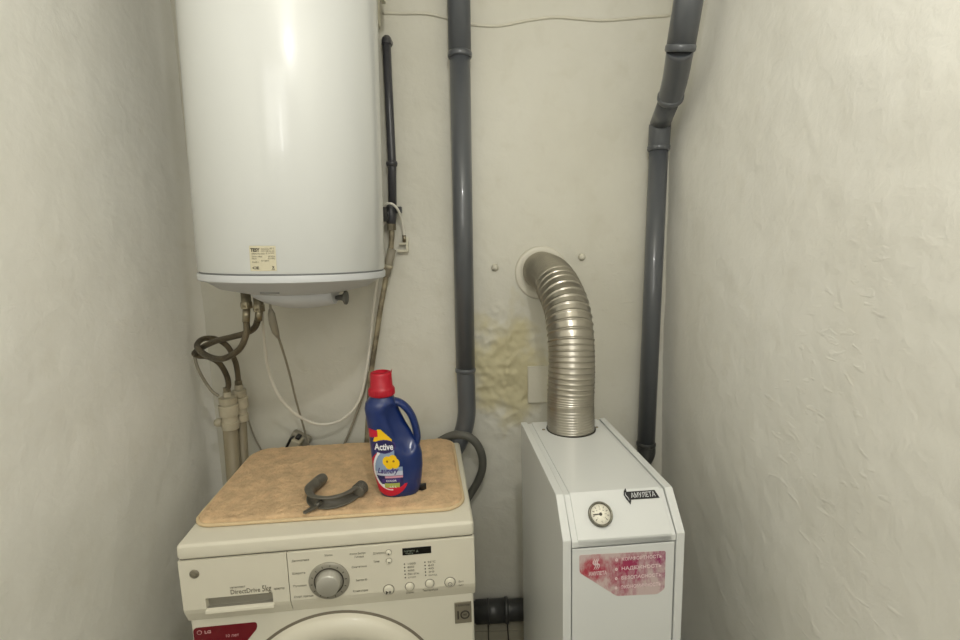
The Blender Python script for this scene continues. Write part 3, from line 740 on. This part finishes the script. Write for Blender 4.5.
for z in zs:
    cx, hw, hd = sec(z); rg = []
    for k in range(NS):
        a = 2 * PI * k / NS; ca, sa = math.cos(a), math.sin(a)
        x = cx + hw * math.copysign(abs(ca) ** (2 / EXP), ca); y = hd * math.copysign(abs(sa) ** (2 / EXP), sa)
        # the hollow behind the grip
        if z > .085 and z < .20 and y < 0:
            u = (x - (.005 + (.15 - z) * .35)) / .025; w = (z - .146) / .052
            dd = u * u + w * w
            if dd < 1: y += .021 * (1 - dd) ** .65
        rg.append(bm.verts.new((x, y, z)))
    rings.append(rg)
for a, b in zip(rings, rings[1:]):
    for k in range(NS):
        f = bm.faces.new((a[k], a[(k + 1) % NS], b[(k + 1) % NS], b[k])); f.smooth = True
bm.faces.new(rings[0]); bm.faces.new(rings[-1])
bb = build('bottle_body', bm, M['bottle'], bottle)
bm = bmesh.new()
hp = catmull([(-.020, 0, .199), (.000, 0, .198), (.018, 0, .187), (.0325, 0, .165), (.0405, 0, .135), (.0410, 0, .112), (.032, 0, .092)], 8)
fr_ = frames(hp); rings = []
for i, p in enumerate(hp):
    t, n, b = fr_[i]; rings.append([bm.verts.new(p + Vector((0, 1, 0)) * (.0135 * math.sin(2 * PI * k / 20)) + t.cross(Vector((0, 1, 0))) * (.0080 * math.cos(2 * PI * k / 20))) for k in range(20)])
for a, b in zip(rings, rings[1:]):
    for k in range(20): f = bm.faces.new((a[k], a[(k + 1) % 20], b[(k + 1) % 20], b[k])); f.smooth = True
bm.faces.new(rings[0]); bm.faces.new(rings[-1]); build('handle', bm, M['bottle'], bottle)
bm = bmesh.new(); mt = Matrix.Translation((-.028, 0, .214))
lathe(bm, [(0, 0), (.0262, 0), (.0272, .002), (.0272, .013), (.0255, .016), (.0235, .018), (.0225, .042), (.0210, .047), (.016, .0485), (.0150, .043), (0, .043)], mt, 48)
for i in range(36):
    a = 2 * PI * i / 36; c = mt @ Vector((.0270 * math.cos(a), .0270 * math.sin(a), 0)); box(bm, c.x - .0007, c.x + .0007, c.y - .0007, c.y + .0007, c.z + .002, c.z + .013)
prism(bm, [(-.0065, .255), (-.004, .265), (-.0080, .259), (-.014, .257), (-.014, .247), (-.0065, .247)], -.010, .010, 'y')
cap = build('cap', bm, M['cap_red'], bottle)
# printed label, wrapped on the curved front
def surf(x, z, e=.0005):
    cx, hw, hd = sec(z); u = min(.995, abs((x - cx) / hw)); y = -hd * (1 - u ** EXP) ** (1 / EXP)
    if .085 < z < .20:
        uu = (x - (.005 + (.15 - z) * .35)) / .025; w = (z - .146) / .052; dd = uu * uu + w * w
        if dd < 1: y += .021 * (1 - dd) ** .65
    return Vector((x, y - e, z))
def pat(x, z):
    # 0 red 1 yellow 2 white 3 sky 4 violet 5 navy 6 green
    x += .0035; z = z if z < .03 else .03 + (z - .03) * .87
    cx, cz = -.0165, .054
    d = math.hypot((x - cx) / .041, (z - cz) / .047)
    ov = ((x + .0245) / .0240) ** 2 + ((z - .104) / .0125) ** 2
    if ov < 1: return 5 if ov < .84 else 4
    if .110 < z < .136 and x < -.0075:
        if x < -.036 and z > .118 + (x + .058) * .2 and z < .1365 - (x + .056) * .15: return 0
        if z > .113 and x > -.047 + (z - .113) * .45 and x < -.004 - (z - .113) * 1.15: return 1
    fl = min(math.hypot(x + .0195, z - .077), math.hypot(x + .0085, z - .079), math.hypot(x + .0035, z - .0725), math.hypot(x + .015, z - .072))
    if fl < .0095:
        c = min(math.hypot(x + .0195, z - .077), math.hypot(x + .0065, z - .077))
        return 7 if c < .0022 else 1
    if d < 1:
        dsky = math.hypot((x + .0105) / .037, (z - .063) / .040)
        if dsky > 1 and (z < .034 or x < -.040):
            return 2 if dsky < 1.05 and x < -.01 else 0
        if z < .027: return 0
        if .020 < z < .034 and -.034 < x < -.027: return 2
        if .022 < z < .036 and -.027 <= x < .004: return 6
        if .037 < z < .0445 and -.032 < x < .006: return 4
        if .0455 < z < .0495 and -.026 < x < .012: return 0 if False else 8
        if dsky > .94 and x < -.01: return 2
        if x > .012: return -1
        if x > -.004 and z > .066: return -1
        return 3 if z > .058 else (9 if z > .050 else 5)
    return -1
bm = bmesh.new(); vg = {}; st_ = .00075
def LV(i, j):
    if (i, j) not in vg: vg[(i, j)] = bm.verts.new(surf(i * st_, j * st_))
    return vg[(i, j)]
for i in range(-78, 50):
    for j in range(8, 215):
        x, z = (i + .5) * st_, (j + .5) * st_
        cx, hw, hd = sec(z)
        if abs(x - cx) > hw * .97: continue
        k = pat(x, z)
        if k < 0: continue
        f = bm.faces.new((LV(i, j), LV(i + 1, j), LV(i + 1, j + 1), LV(i, j + 1))); f.material_index = k; f.smooth = True
M['lbrown'] = mat('label_ochre', s(150, 100, 20), .4); M['lpink'] = mat('label_pink', s(210, 150, 170), .4); M['lpale'] = mat('label_pale', s(190, 196, 214), .4)
def bt(body, size, x, z, width, mi, bold=0, shear=0, rot=0):
    def fn(c):
        xx = x + c.x * math.cos(rot) - c.y * math.sin(rot); zz = z + c.y * math.cos(rot) + c.x * math.sin(rot); return surf(xx, zz, .0009 + c.z)
    text(bm, body, size, None, mi, width=width, ext=.0001, bold=bold, shear=shear, fn=fn)
bt('Active', .0195, -.0475, .1085, .039, 2, .0005)
bt('Laundry', .0165, -.0445, .0590, .044, 4, .0004, .35)
bt('COLOR', .0055, -.0275, .0405, .022, 2, .0001); bt('1,5 L', .006, -.0215, .027, .014, 2, .0001)
lab = build('front_label', bm, [M[k_] for k_ in ('lred', 'lyellow', 'lwhite', 'lsky', 'lviolet', 'lnavy', 'lgreen', 'lbrown', 'lpink', 'lpale')], bottle, recalc=False)
lab['label'] = 'colourful front label with the white word Active'
# small black scrap lying at the foot of the bottle
ps = WM @ Vector((wt(422, 490, MATZ).x, wt(422, 490, MATZ).y, 0))
bm = bmesh.new()
prism(bm, [(-.010, -.006), (.004, -.008), (.011, -.001), (.010, .008), (.002, .005), (-.008, .007)], 0, .014, 'z', .002)
sc = build('plastic_scrap', bm, M['black']); sc.location = (ps.x - .001, ps.y + .004, MATZ - .001); tag(sc, 'tiny black plastic scrap lying at the right foot of the blue bottle', 'scrap')

# ------------------------------------------------------------------ U-shaped hose guide lying on the mat
GZ = MATZ + .0165
def gp(px, py, dz=0):
    p = onplane(px, py, Vector((0, 0, GZ + dz)), Vector((0, 0, 1))); return p
gpts = [gp(322, 479), gp(314, 485.5), gp(308, 492), gp(310.5, 499.5), gp(321, 502.5), gp(333, 502), gp(345, 498.5), gp(355, 493), gp(362, 487)]
path = catmull(gpts, 8); gc = sum(path, Vector()) / len(path)
t = thing('hose_guide', 'grey U-shaped drain hose guide lying on the tan mat beside the blue bottle', 'hose guide', (gc.x, gc.y, MATZ - .002))
off = Vector(t.location)
lp = [p - off for p in path]
prof = [(.0140 * math.cos(a), .0140 * math.sin(a)) for a in [math.radians(62 + k * 226 / 16) for k in range(17)]] + [(.0112 * math.cos(a), .0112 * math.sin(a)) for a in [math.radians(288 - k * 226 / 16) for k in range(17)]]
bm = bmesh.new(); sweep(bm, lp[6:-6], prof, Vector((0, 0, 1))); build('channel', bm, M['guide'], t)
bm = bmesh.new(); tube(bm, [lp[12], lp[6], lp[2], lp[0], lp[0] + (lp[0] - lp[2]).normalized() * .006, lp[0] + (lp[0] - lp[2]).normalized() * .009], [.0128, .0140, .0142, .0138, .0120, .006], 20); build('hooked_end', bm, M['guide'], t)
bm = bmesh.new(); e = lp[-1]; dv = (lp[-1] - lp[-3]).normalized()
tube(bm, [lp[-7], lp[-4], e, e + dv * .004, e + dv * .007], [.0132, .0150, .0150, .013, .006], 20)
for k in range(4):
    q = lp[-6].lerp(e, k / 3); tube(bm, [q - dv * .0012, q + dv * .0012], .0160, 20)
build('ribbed_end', bm, M['guide'], t)
ta, tb = gp(316, 507, -.010) - off, gp(304, 513.5, -.010) - off
bm = bmesh.new(); dd = (tb - ta); sd = Vector((-dd.y, dd.x, 0)).normalized() * .006
for z_ in (0,):
    vs = [ta + sd, ta - sd, tb - sd * .5, tb + sd * .5]
    lo = [bm.verts.new(v_ + Vector((0, 0, -.001))) for v_ in vs]; hi = [bm.verts.new(v_ + Vector((0, 0, .004))) for v_ in vs]
    bm.faces.new(lo); bm.faces.new(hi[::-1])
    for k in range(4): bm.faces.new((lo[k], lo[(k + 1) % 4], hi[(k + 1) % 4], hi[k]))
tube(bm, [ta + Vector((0, 0, .002)), ta + (ta - tb).normalized() * .014 + Vector((0, 0, .006))], .005, 8)
build('fixing_tab', bm, M['guide'], t)

# ------------------------------------------------------------------ washer drain hose
dh = [at(440, 441, 1.455), at(449, 436.5, 1.440), at(459, 434.5, 1.425), at(469, 437, 1.420), at(477.5, 445, 1.425), at(482.2, 457, 1.435), at(482.0, 470, 1.445), at(477, 483, 1.455), at(469, 496, 1.462), at(459, 512, 1.465), at(452, 535, 1.467)]
o = tag(build('drain_hose', hose(dh, .0122, None, 20), M['hosegrey'], base=True), 'dark grey rubber hose arching out behind the washing machine', 'hose')

# ------------------------------------------------------------------ gas boiler
BO = Vector((.1313, .7826, 0)); BA = .083; BM_ = Matrix.Translation(BO) @ Matrix.Rotation(BA, 4, 'Z')
boiler = thing('gas_boiler', 'white floor-standing gas boiler with round gauge standing in the right corner', 'boiler', BO, (0, 0, BA))
BW, BD, BZ, BT, CY = .2156, .4208, .9277, .986, .051
side = [(0, .0), (0, BZ), (CY, BT), (BD, BT), (BD, 0)]
for (xa, xb) in ((0, .0146), (BW - .0146, BW)):
    bm = bmesh.new(); prism(bm, side, xa, xb, 'x', .0012); build('side_panel', bm, M['boiler'], boiler)
bm = bmesh.new(); box(bm, .013, BW - .013, BD - .012, BD - .002, 0, BT - .006); box(bm, .013, BW - .013, .012, BD - .005, 0, .03); box(bm, .0140, BW - .0140, .016, .022, .03, BZ - .01, mi=1); build('inner_shell', bm, [M['boiler'], M['seam']], boiler)
# top cover: flat top, sloping brow, short lip; sides stepped down
def cover(bm, xa, xb, dz):
    sl = (BT - BZ) / CY
    pr = [(.0008, BZ - .0142), (.0008, BZ + dz), (CY + .0045, BT + dz), (BD - .003, BT + dz), (BD - .003, BT - .012), (CY + .012, BT - .012), (.012, BZ - .0142)]
    prism(bm, pr, xa, xb, 'x', .0009)
bm = bmesh.new(); cover(bm, .0158, BW - .0158, -.0035); cover(bm, .0262, BW - .0225, -.0005); build('top_cover', bm, M['boiler'], boiler)
bm = bmesh.new(); box(bm, .0166, BW - .0166, .002, .018, .035, BZ - .0172, .0015); door_b = build('front_door', bm, M['boiler'], boiler)
DY = .002
bm = bmesh.new(); prism(bm, rpoly([(.0290, BZ - .0285), (.1830, BZ - .0330), (.1830, BZ - .1060), (.1700, BZ - .1150), (.0960, BZ - .1120), (.0300, BZ - .0620)], .004, 3), DY - .0004, DY + .0004, 'y')
for v in bm.verts: v.co.z -= BZ
stb = build('sticker', bm, M['sticker'], boiler); stb.location = (0, 0, BZ)
ZS = BZ; BZ = 0
bm = bmesh.new()
def flame(cx, cz, k):
    for dx in (-.003, .0005, .004):
        pts = [(cx + dx - .001, cz - .010), (cx + dx + .0022, cz - .002), (cx + dx - .0022, cz + .003), (cx + dx + .0012, cz + .011)]
        pth = catmull([(a, DY - .0006, b) for a, b in pts], 6); tube(bm, pth, [.0002 + .0011 * math.sin(PI * i / (len(pth) - 1)) for i in range(len(pth))], 6)
flame(.0585, BZ - .0485, 1)
SP = mat('pale_sticker_print', s(226, 204, 206), .5)
text(bm, 'АМУЛЕТА', .0095, front(.0460, DY - .0005, BZ - .0685), width=.032, bold=.0002)
build('sticker_logo', bm, SP, stb)
for i, w_ in enumerate(('КОМФОРТНОСТЬ', 'НАДЕЖНОСТЬ', 'БЕЗОПАСНОСТЬ', 'ЭКОНОМИЧНОСТЬ')):
    bm = bmesh.new(); zz = BZ - .0450 - i * .0178; text(bm, w_, .0084, front(.1035, DY - .0005, zz), width=.072, bold=.0001); build('sticker_print', bm, SP, stb); bm = bmesh.new(); text(bm, 'o', .010, front(.0925, DY - .0005, zz), width=.005, bold=.0005); build('sticker_bullet', bm, SP, stb)
BZ = ZS
# sloping brow: local frame of the slope
sl = math.atan2(BT - BZ, CY + .0045)
def slope(x, y, e=0):
    v = Vector((x, y, BZ + y * math.tan(sl) - .0005)); n = Vector((0, -math.sin(sl), math.cos(sl))); return v + n * e
def slope_m(x, y, e=0):
    p = slope(x, y, e); X = Vector((1, 0, 0)); Y_ = Vector((0, math.cos(sl), math.sin(sl))); Z_ = X.cross(Y_)
    return Matrix(((X.x, Y_.x, Z_.x, p.x), (X.y, Y_.y, Z_.y, p.y), (X.z, Y_.z, Z_.z, p.z), (0, 0, 0, 1)))
GX, GY, GR = .0735, .0273, .0215
gm = slope_m(GX, GY)
bm = bmesh.new(); lathe(bm, [(GR * .80, .0035), (GR * .86, .0065), (GR * .95, .0068), (GR, .0045), (GR, -.002)], gm, 48); ga = build('temperature_gauge', bm, M['gauge'], boiler)
bm = bmesh.new(); lathe(bm, [(0, .0036), (GR * .83, .0036), (GR * .83, .001)], gm, 48)
for i in range(9):
    a = math.radians(225 - i * 270 / 8)
    box(bm, -.0006, .0006, GR * .52, GR * .68, .0036, .0040, mi=1, mtx=gm @ Matrix.Rotation(a - PI / 2, 4, 'Z'))
for i, n_ in enumerate(('0', '20', '40', '60', '80', '100', '120')):
    a = math.radians(225 - i * 45); text(bm, n_, .0030, gm @ Matrix.Translation((GR * .40 * math.cos(a), GR * .40 * math.sin(a) - .001, .0037)), 1, 'CENTER', ext=.0001)
text(bm, '°C', .0040, gm @ Matrix.Translation((0, -GR * .66, .0037)), 1, 'CENTER', ext=.0001)
build('gauge_face', bm, [M['gaugeface'], M['softink']], ga)
bm = bmesh.new(); lathe(bm, [(0, .0062), (.0022, .006), (.0028, .0036)], gm, 20); box(bm, -.0135, .002, -.0007, .0007, .0046, .0054, mtx=gm @ Matrix.Rotation(.02, 4, 'Z')); build('gauge_needle', bm, M['ink'], ga)
em = slope_m(.1232, .0470)
bm = bmesh.new(); 
def em_prism(poly, h0, h1, mi):
    t_ = bmesh.new(); A = [t_.verts.new((a, b, h0)) for a, b in poly]; B = [t_.verts.new((a, b, h1)) for a, b in poly]; n = len(poly)
    t_.faces.new(A); t_.faces.new(B[::-1])
    for k_ in range(n): t_.faces.new((A[k_], B[k_], B[(k_ + 1) % n], A[(k_ + 1) % n]))
    merge(bm, t_, mi, em)
em_prism([(.006, -.0070), (.0640, -.0070), (.0585, .0070), (.006, .0070)], 0, .0016, 0)
em_prism([(.0085, -.0150), (.0110, -.0095), (.0100, -.003), (.0065, .004), (.0060, .0135), (.0020, .0090), (.0005, .002), (.003, -.005)], 0, .0022, 0)
text(bm, 'АМУЛЕТА', .0120, em @ Matrix.Translation((.0125, -.0042, .0017)), 1, width=.0450, bold=.0001)
tube(bm, [em @ Vector(p) for p in ((.0035, .006, .0023), (.0030, .001, .0024), (.0062, -.004, .0024), (.0075, -.009, .0023))], [.0003, .0008, .0008, .0003], 6, mi=1)
emo = build('name_badge', bm, [M['black'], M['cap']], boiler); emo['label'] = 'black name badge with silver letters and a flame'
for (x, y) in ((.0455, .364), (.1750, .360)):
    bm = bmesh.new(); lathe(bm, [(0, .0022), (.0025, .002), (.0038, .0008), (.0038, -.001)], Matrix.Translation((x, y, BT - .0005)), 16); build('screw', bm, M['brass'], boiler)
FC = (.1118, .3617)
bm = bmesh.new(); lathe(bm, [(.050, .0008), (.0588, .0008), (.0588, -.001)], Matrix.Translation((FC[0], FC[1], BT)), 48); build('flue_opening', bm, M['seam'], boiler)

# ------------------------------------------------------------------ corrugated flue duct
fb = BM_ @ Vector((FC[0], FC[1], BT + .0005))
we = at(541.5, 269, WY)
fp = [fb, fb + Vector((-.001, .0, .05)), at(570.5, 400, fb.y + .002), at(571.5, 365, fb.y + .010), at(570.5, 335, fb.y + .030), at(567, 310, fb.y + .068), at(560, 291, fb.y + .120), at(551.5, 276.5, fb.y + .205), Vector((we.x - .004, WY + .02, we.z - .002))]
raw = catmull(fp, 40)
# resample by arc length
cum = [0]
for a, b in zip(raw, raw[1:]): cum.append(cum[-1] + (b - a).length)
Ltot = cum[-1]; NSMP = 1000; path = []; j = 0
for i in range(NSMP + 1):
    d = Ltot * i / NSMP
    while j < len(cum) - 2 and cum[j + 1] < d: j += 1
    t_ = (d - cum[j]) / max(1e-9, cum[j + 1] - cum[j]); path.append(raw[j].lerp(raw[j + 1], t_))
R0 = .0555; radii = []; ph = 0
for i in range(NSMP + 1):
    sN = i / NSMP
    if sN < .14: pitch, amp = .0062, .0008
    elif sN < .34: pitch, amp = .0118, .0021
    elif sN < .66: pitch, amp = .0180, .0023
    else: pitch, amp = .0105, .0013
    ph += (Ltot / NSMP) / pitch
    fr1 = ph % 1.0; b_ = math.exp(-((fr1 - .5) / (.12 if pitch > .007 else .24)) ** 2)
    radii.append(R0 - .0012 * min(1, sN * 4) + amp * b_)
bm = bmesh.new(); tube(bm, [p - fb for p in path], radii, 56)
duct = build('flue_duct', bm, M['alu']); duct.location = fb
tag(duct, 'silver corrugated flue duct rising from the boiler and bending into the wall', 'duct')
# white collar ring round the hole in the wall
cw = at(541.5, 273, WY - .006)
bm = bmesh.new(); lathe(bm, [(.052, .000), (.058, .005), (.074, .005), (.0785, .003), (.080, -.004), (.052, -.004)], Matrix.Translation((cw.x, WY - .003, cw.z)) @ YAX, 56)
tag(build('flue_collar', bm, M['collar'], base=True), 'white ring collar on the wall where the silver duct enters', 'collar')

# ------------------------------------------------------------------ small things on the wall
for (px, py, lab_) in ((582, 257, 'painted-over wall plug right of the silver duct bend'), (495, 267.5, 'painted-over wall plug between grey drain pipe and flue collar')):
    p = at(px, py, WY - .004); bm = bmesh.new()
    lathe(bm, [(0, .012), (.006, .0105), (.0095, .005), (.0115, -.006), (0, -.006)], Matrix.Translation(p) @ YAX, 20)
    for v in bm.verts: v.co += Vector((noise.noise(v.co * 160), 0, noise.noise(v.co * 160 + Vector((4, 4, 4))))) * .0025
    tag(build('wall_plug', bm, M['plastered'], base=True), lab_, 'wall plug', 'painted wall plugs')
pa, pb = at(527.5, 366, WY - .004), at(552, 402, WY - .004)
bm = bmesh.new(); box(bm, pa.x, pb.x, WY - .011, WY + .01, pb.z, pa.z, .002)
tag(build('wall_cover_plate', bm, M['plastered'], base=True), 'small square painted plate on the stained wall left of the silver duct', 'plate')
pts = [at(x, y, WY - .003) for x, y in ((383, 13), (400, 13.5), (425, 13.5), (447, 18), (470, 24), (490, 26), (505, 25), (525, 21), (545, 18), (560, 17.3), (575, 18.5), (600, 20.5), (625, 19), (645, 17), (668, 15.5), (690, 9), (706, 1))]
pts = [p if p.x < XR - .008 else Vector((XR - .008, p.y, p.z)) for p in pts]
for i, p in enumerate(pts[-2:]): p.y = WY - .004 - (.01 if i else 0)
bm = bmesh.new(); tube(bm, catmull(pts, 6), .0042, 10)
tag(build('painted_wire', bm, M['plastered'], base=True), 'painted-over wire running along the back wall near the top', 'wire')

# ------------------------------------------------------------------ light
def point(name, loc, e, rad, col):
    l = bpy.data.lights.new(name, 'POINT'); l.energy = e; l.shadow_soft_size = rad; l.color = col
    o = bpy.data.objects.new(name, l); C.objects.link(o); o.location = loc; return o
point('ceiling_bulb', (.08, .10, 2.16), 14, .032, (1, .985, .94))
w = bpy.data.worlds.new('world'); bpy.context.scene.world = w; w.use_nodes = True
w.node_tree.nodes['Background'].inputs[0].default_value = (1, .95, .86, 1); w.node_tree.nodes['Background'].inputs[1].default_value = .05
a = bpy.data.lights.new('rear_fill_light', 'AREA'); a.shape = 'RECTANGLE'; a.size = .9; a.size_y = .9; a.energy = 5.0; a.color = (1, .99, .965)  # added broad fill behind the camera, lifts the whole room
ao = bpy.data.objects.new('rear_fill_light', a); C.objects.link(ao); ao.location = (-.1, FY + .05, 1.85); ao.rotation_euler = (PI / 2, 0, 0)
b2 = bpy.data.lights.new('door_gap_light', 'AREA'); b2.shape = 'RECTANGLE'; b2.size = .025; b2.size_y = .55; b2.energy = .8; b2.color = (1, .99, .96)
bo = bpy.data.objects.new('door_gap_light', b2); C.objects.link(bo); bo.location = (.05, FY + .06, 1.62); bo.rotation_euler = (PI / 2, 0, 0)

# ------------------------------------------------------------------ camera
cam = bpy.data.cameras.new('camera'); co = bpy.data.objects.new('camera', cam); C.objects.link(co)
cam.sensor_width = 36; cam.lens = F / 960 * 36; cam.clip_start = .02
U_, B_ = -DN, -fwd
co.matrix_world = Matrix(((RT.x, U_.x, B_.x, 0), (RT.y, U_.y, B_.y, 0), (RT.z, U_.z, B_.z, H), (0, 0, 0, 1)))
sc_n = bpy.context.scene; sc_n.camera = co
vs = sc_n.view_settings; sc_n.display_settings.display_device = 'sRGB'; vs.view_transform = 'Standard'; vs.look = 'None'; vs.gamma = 1; vs.exposure = 0.07; vs.use_curve_mapping = False
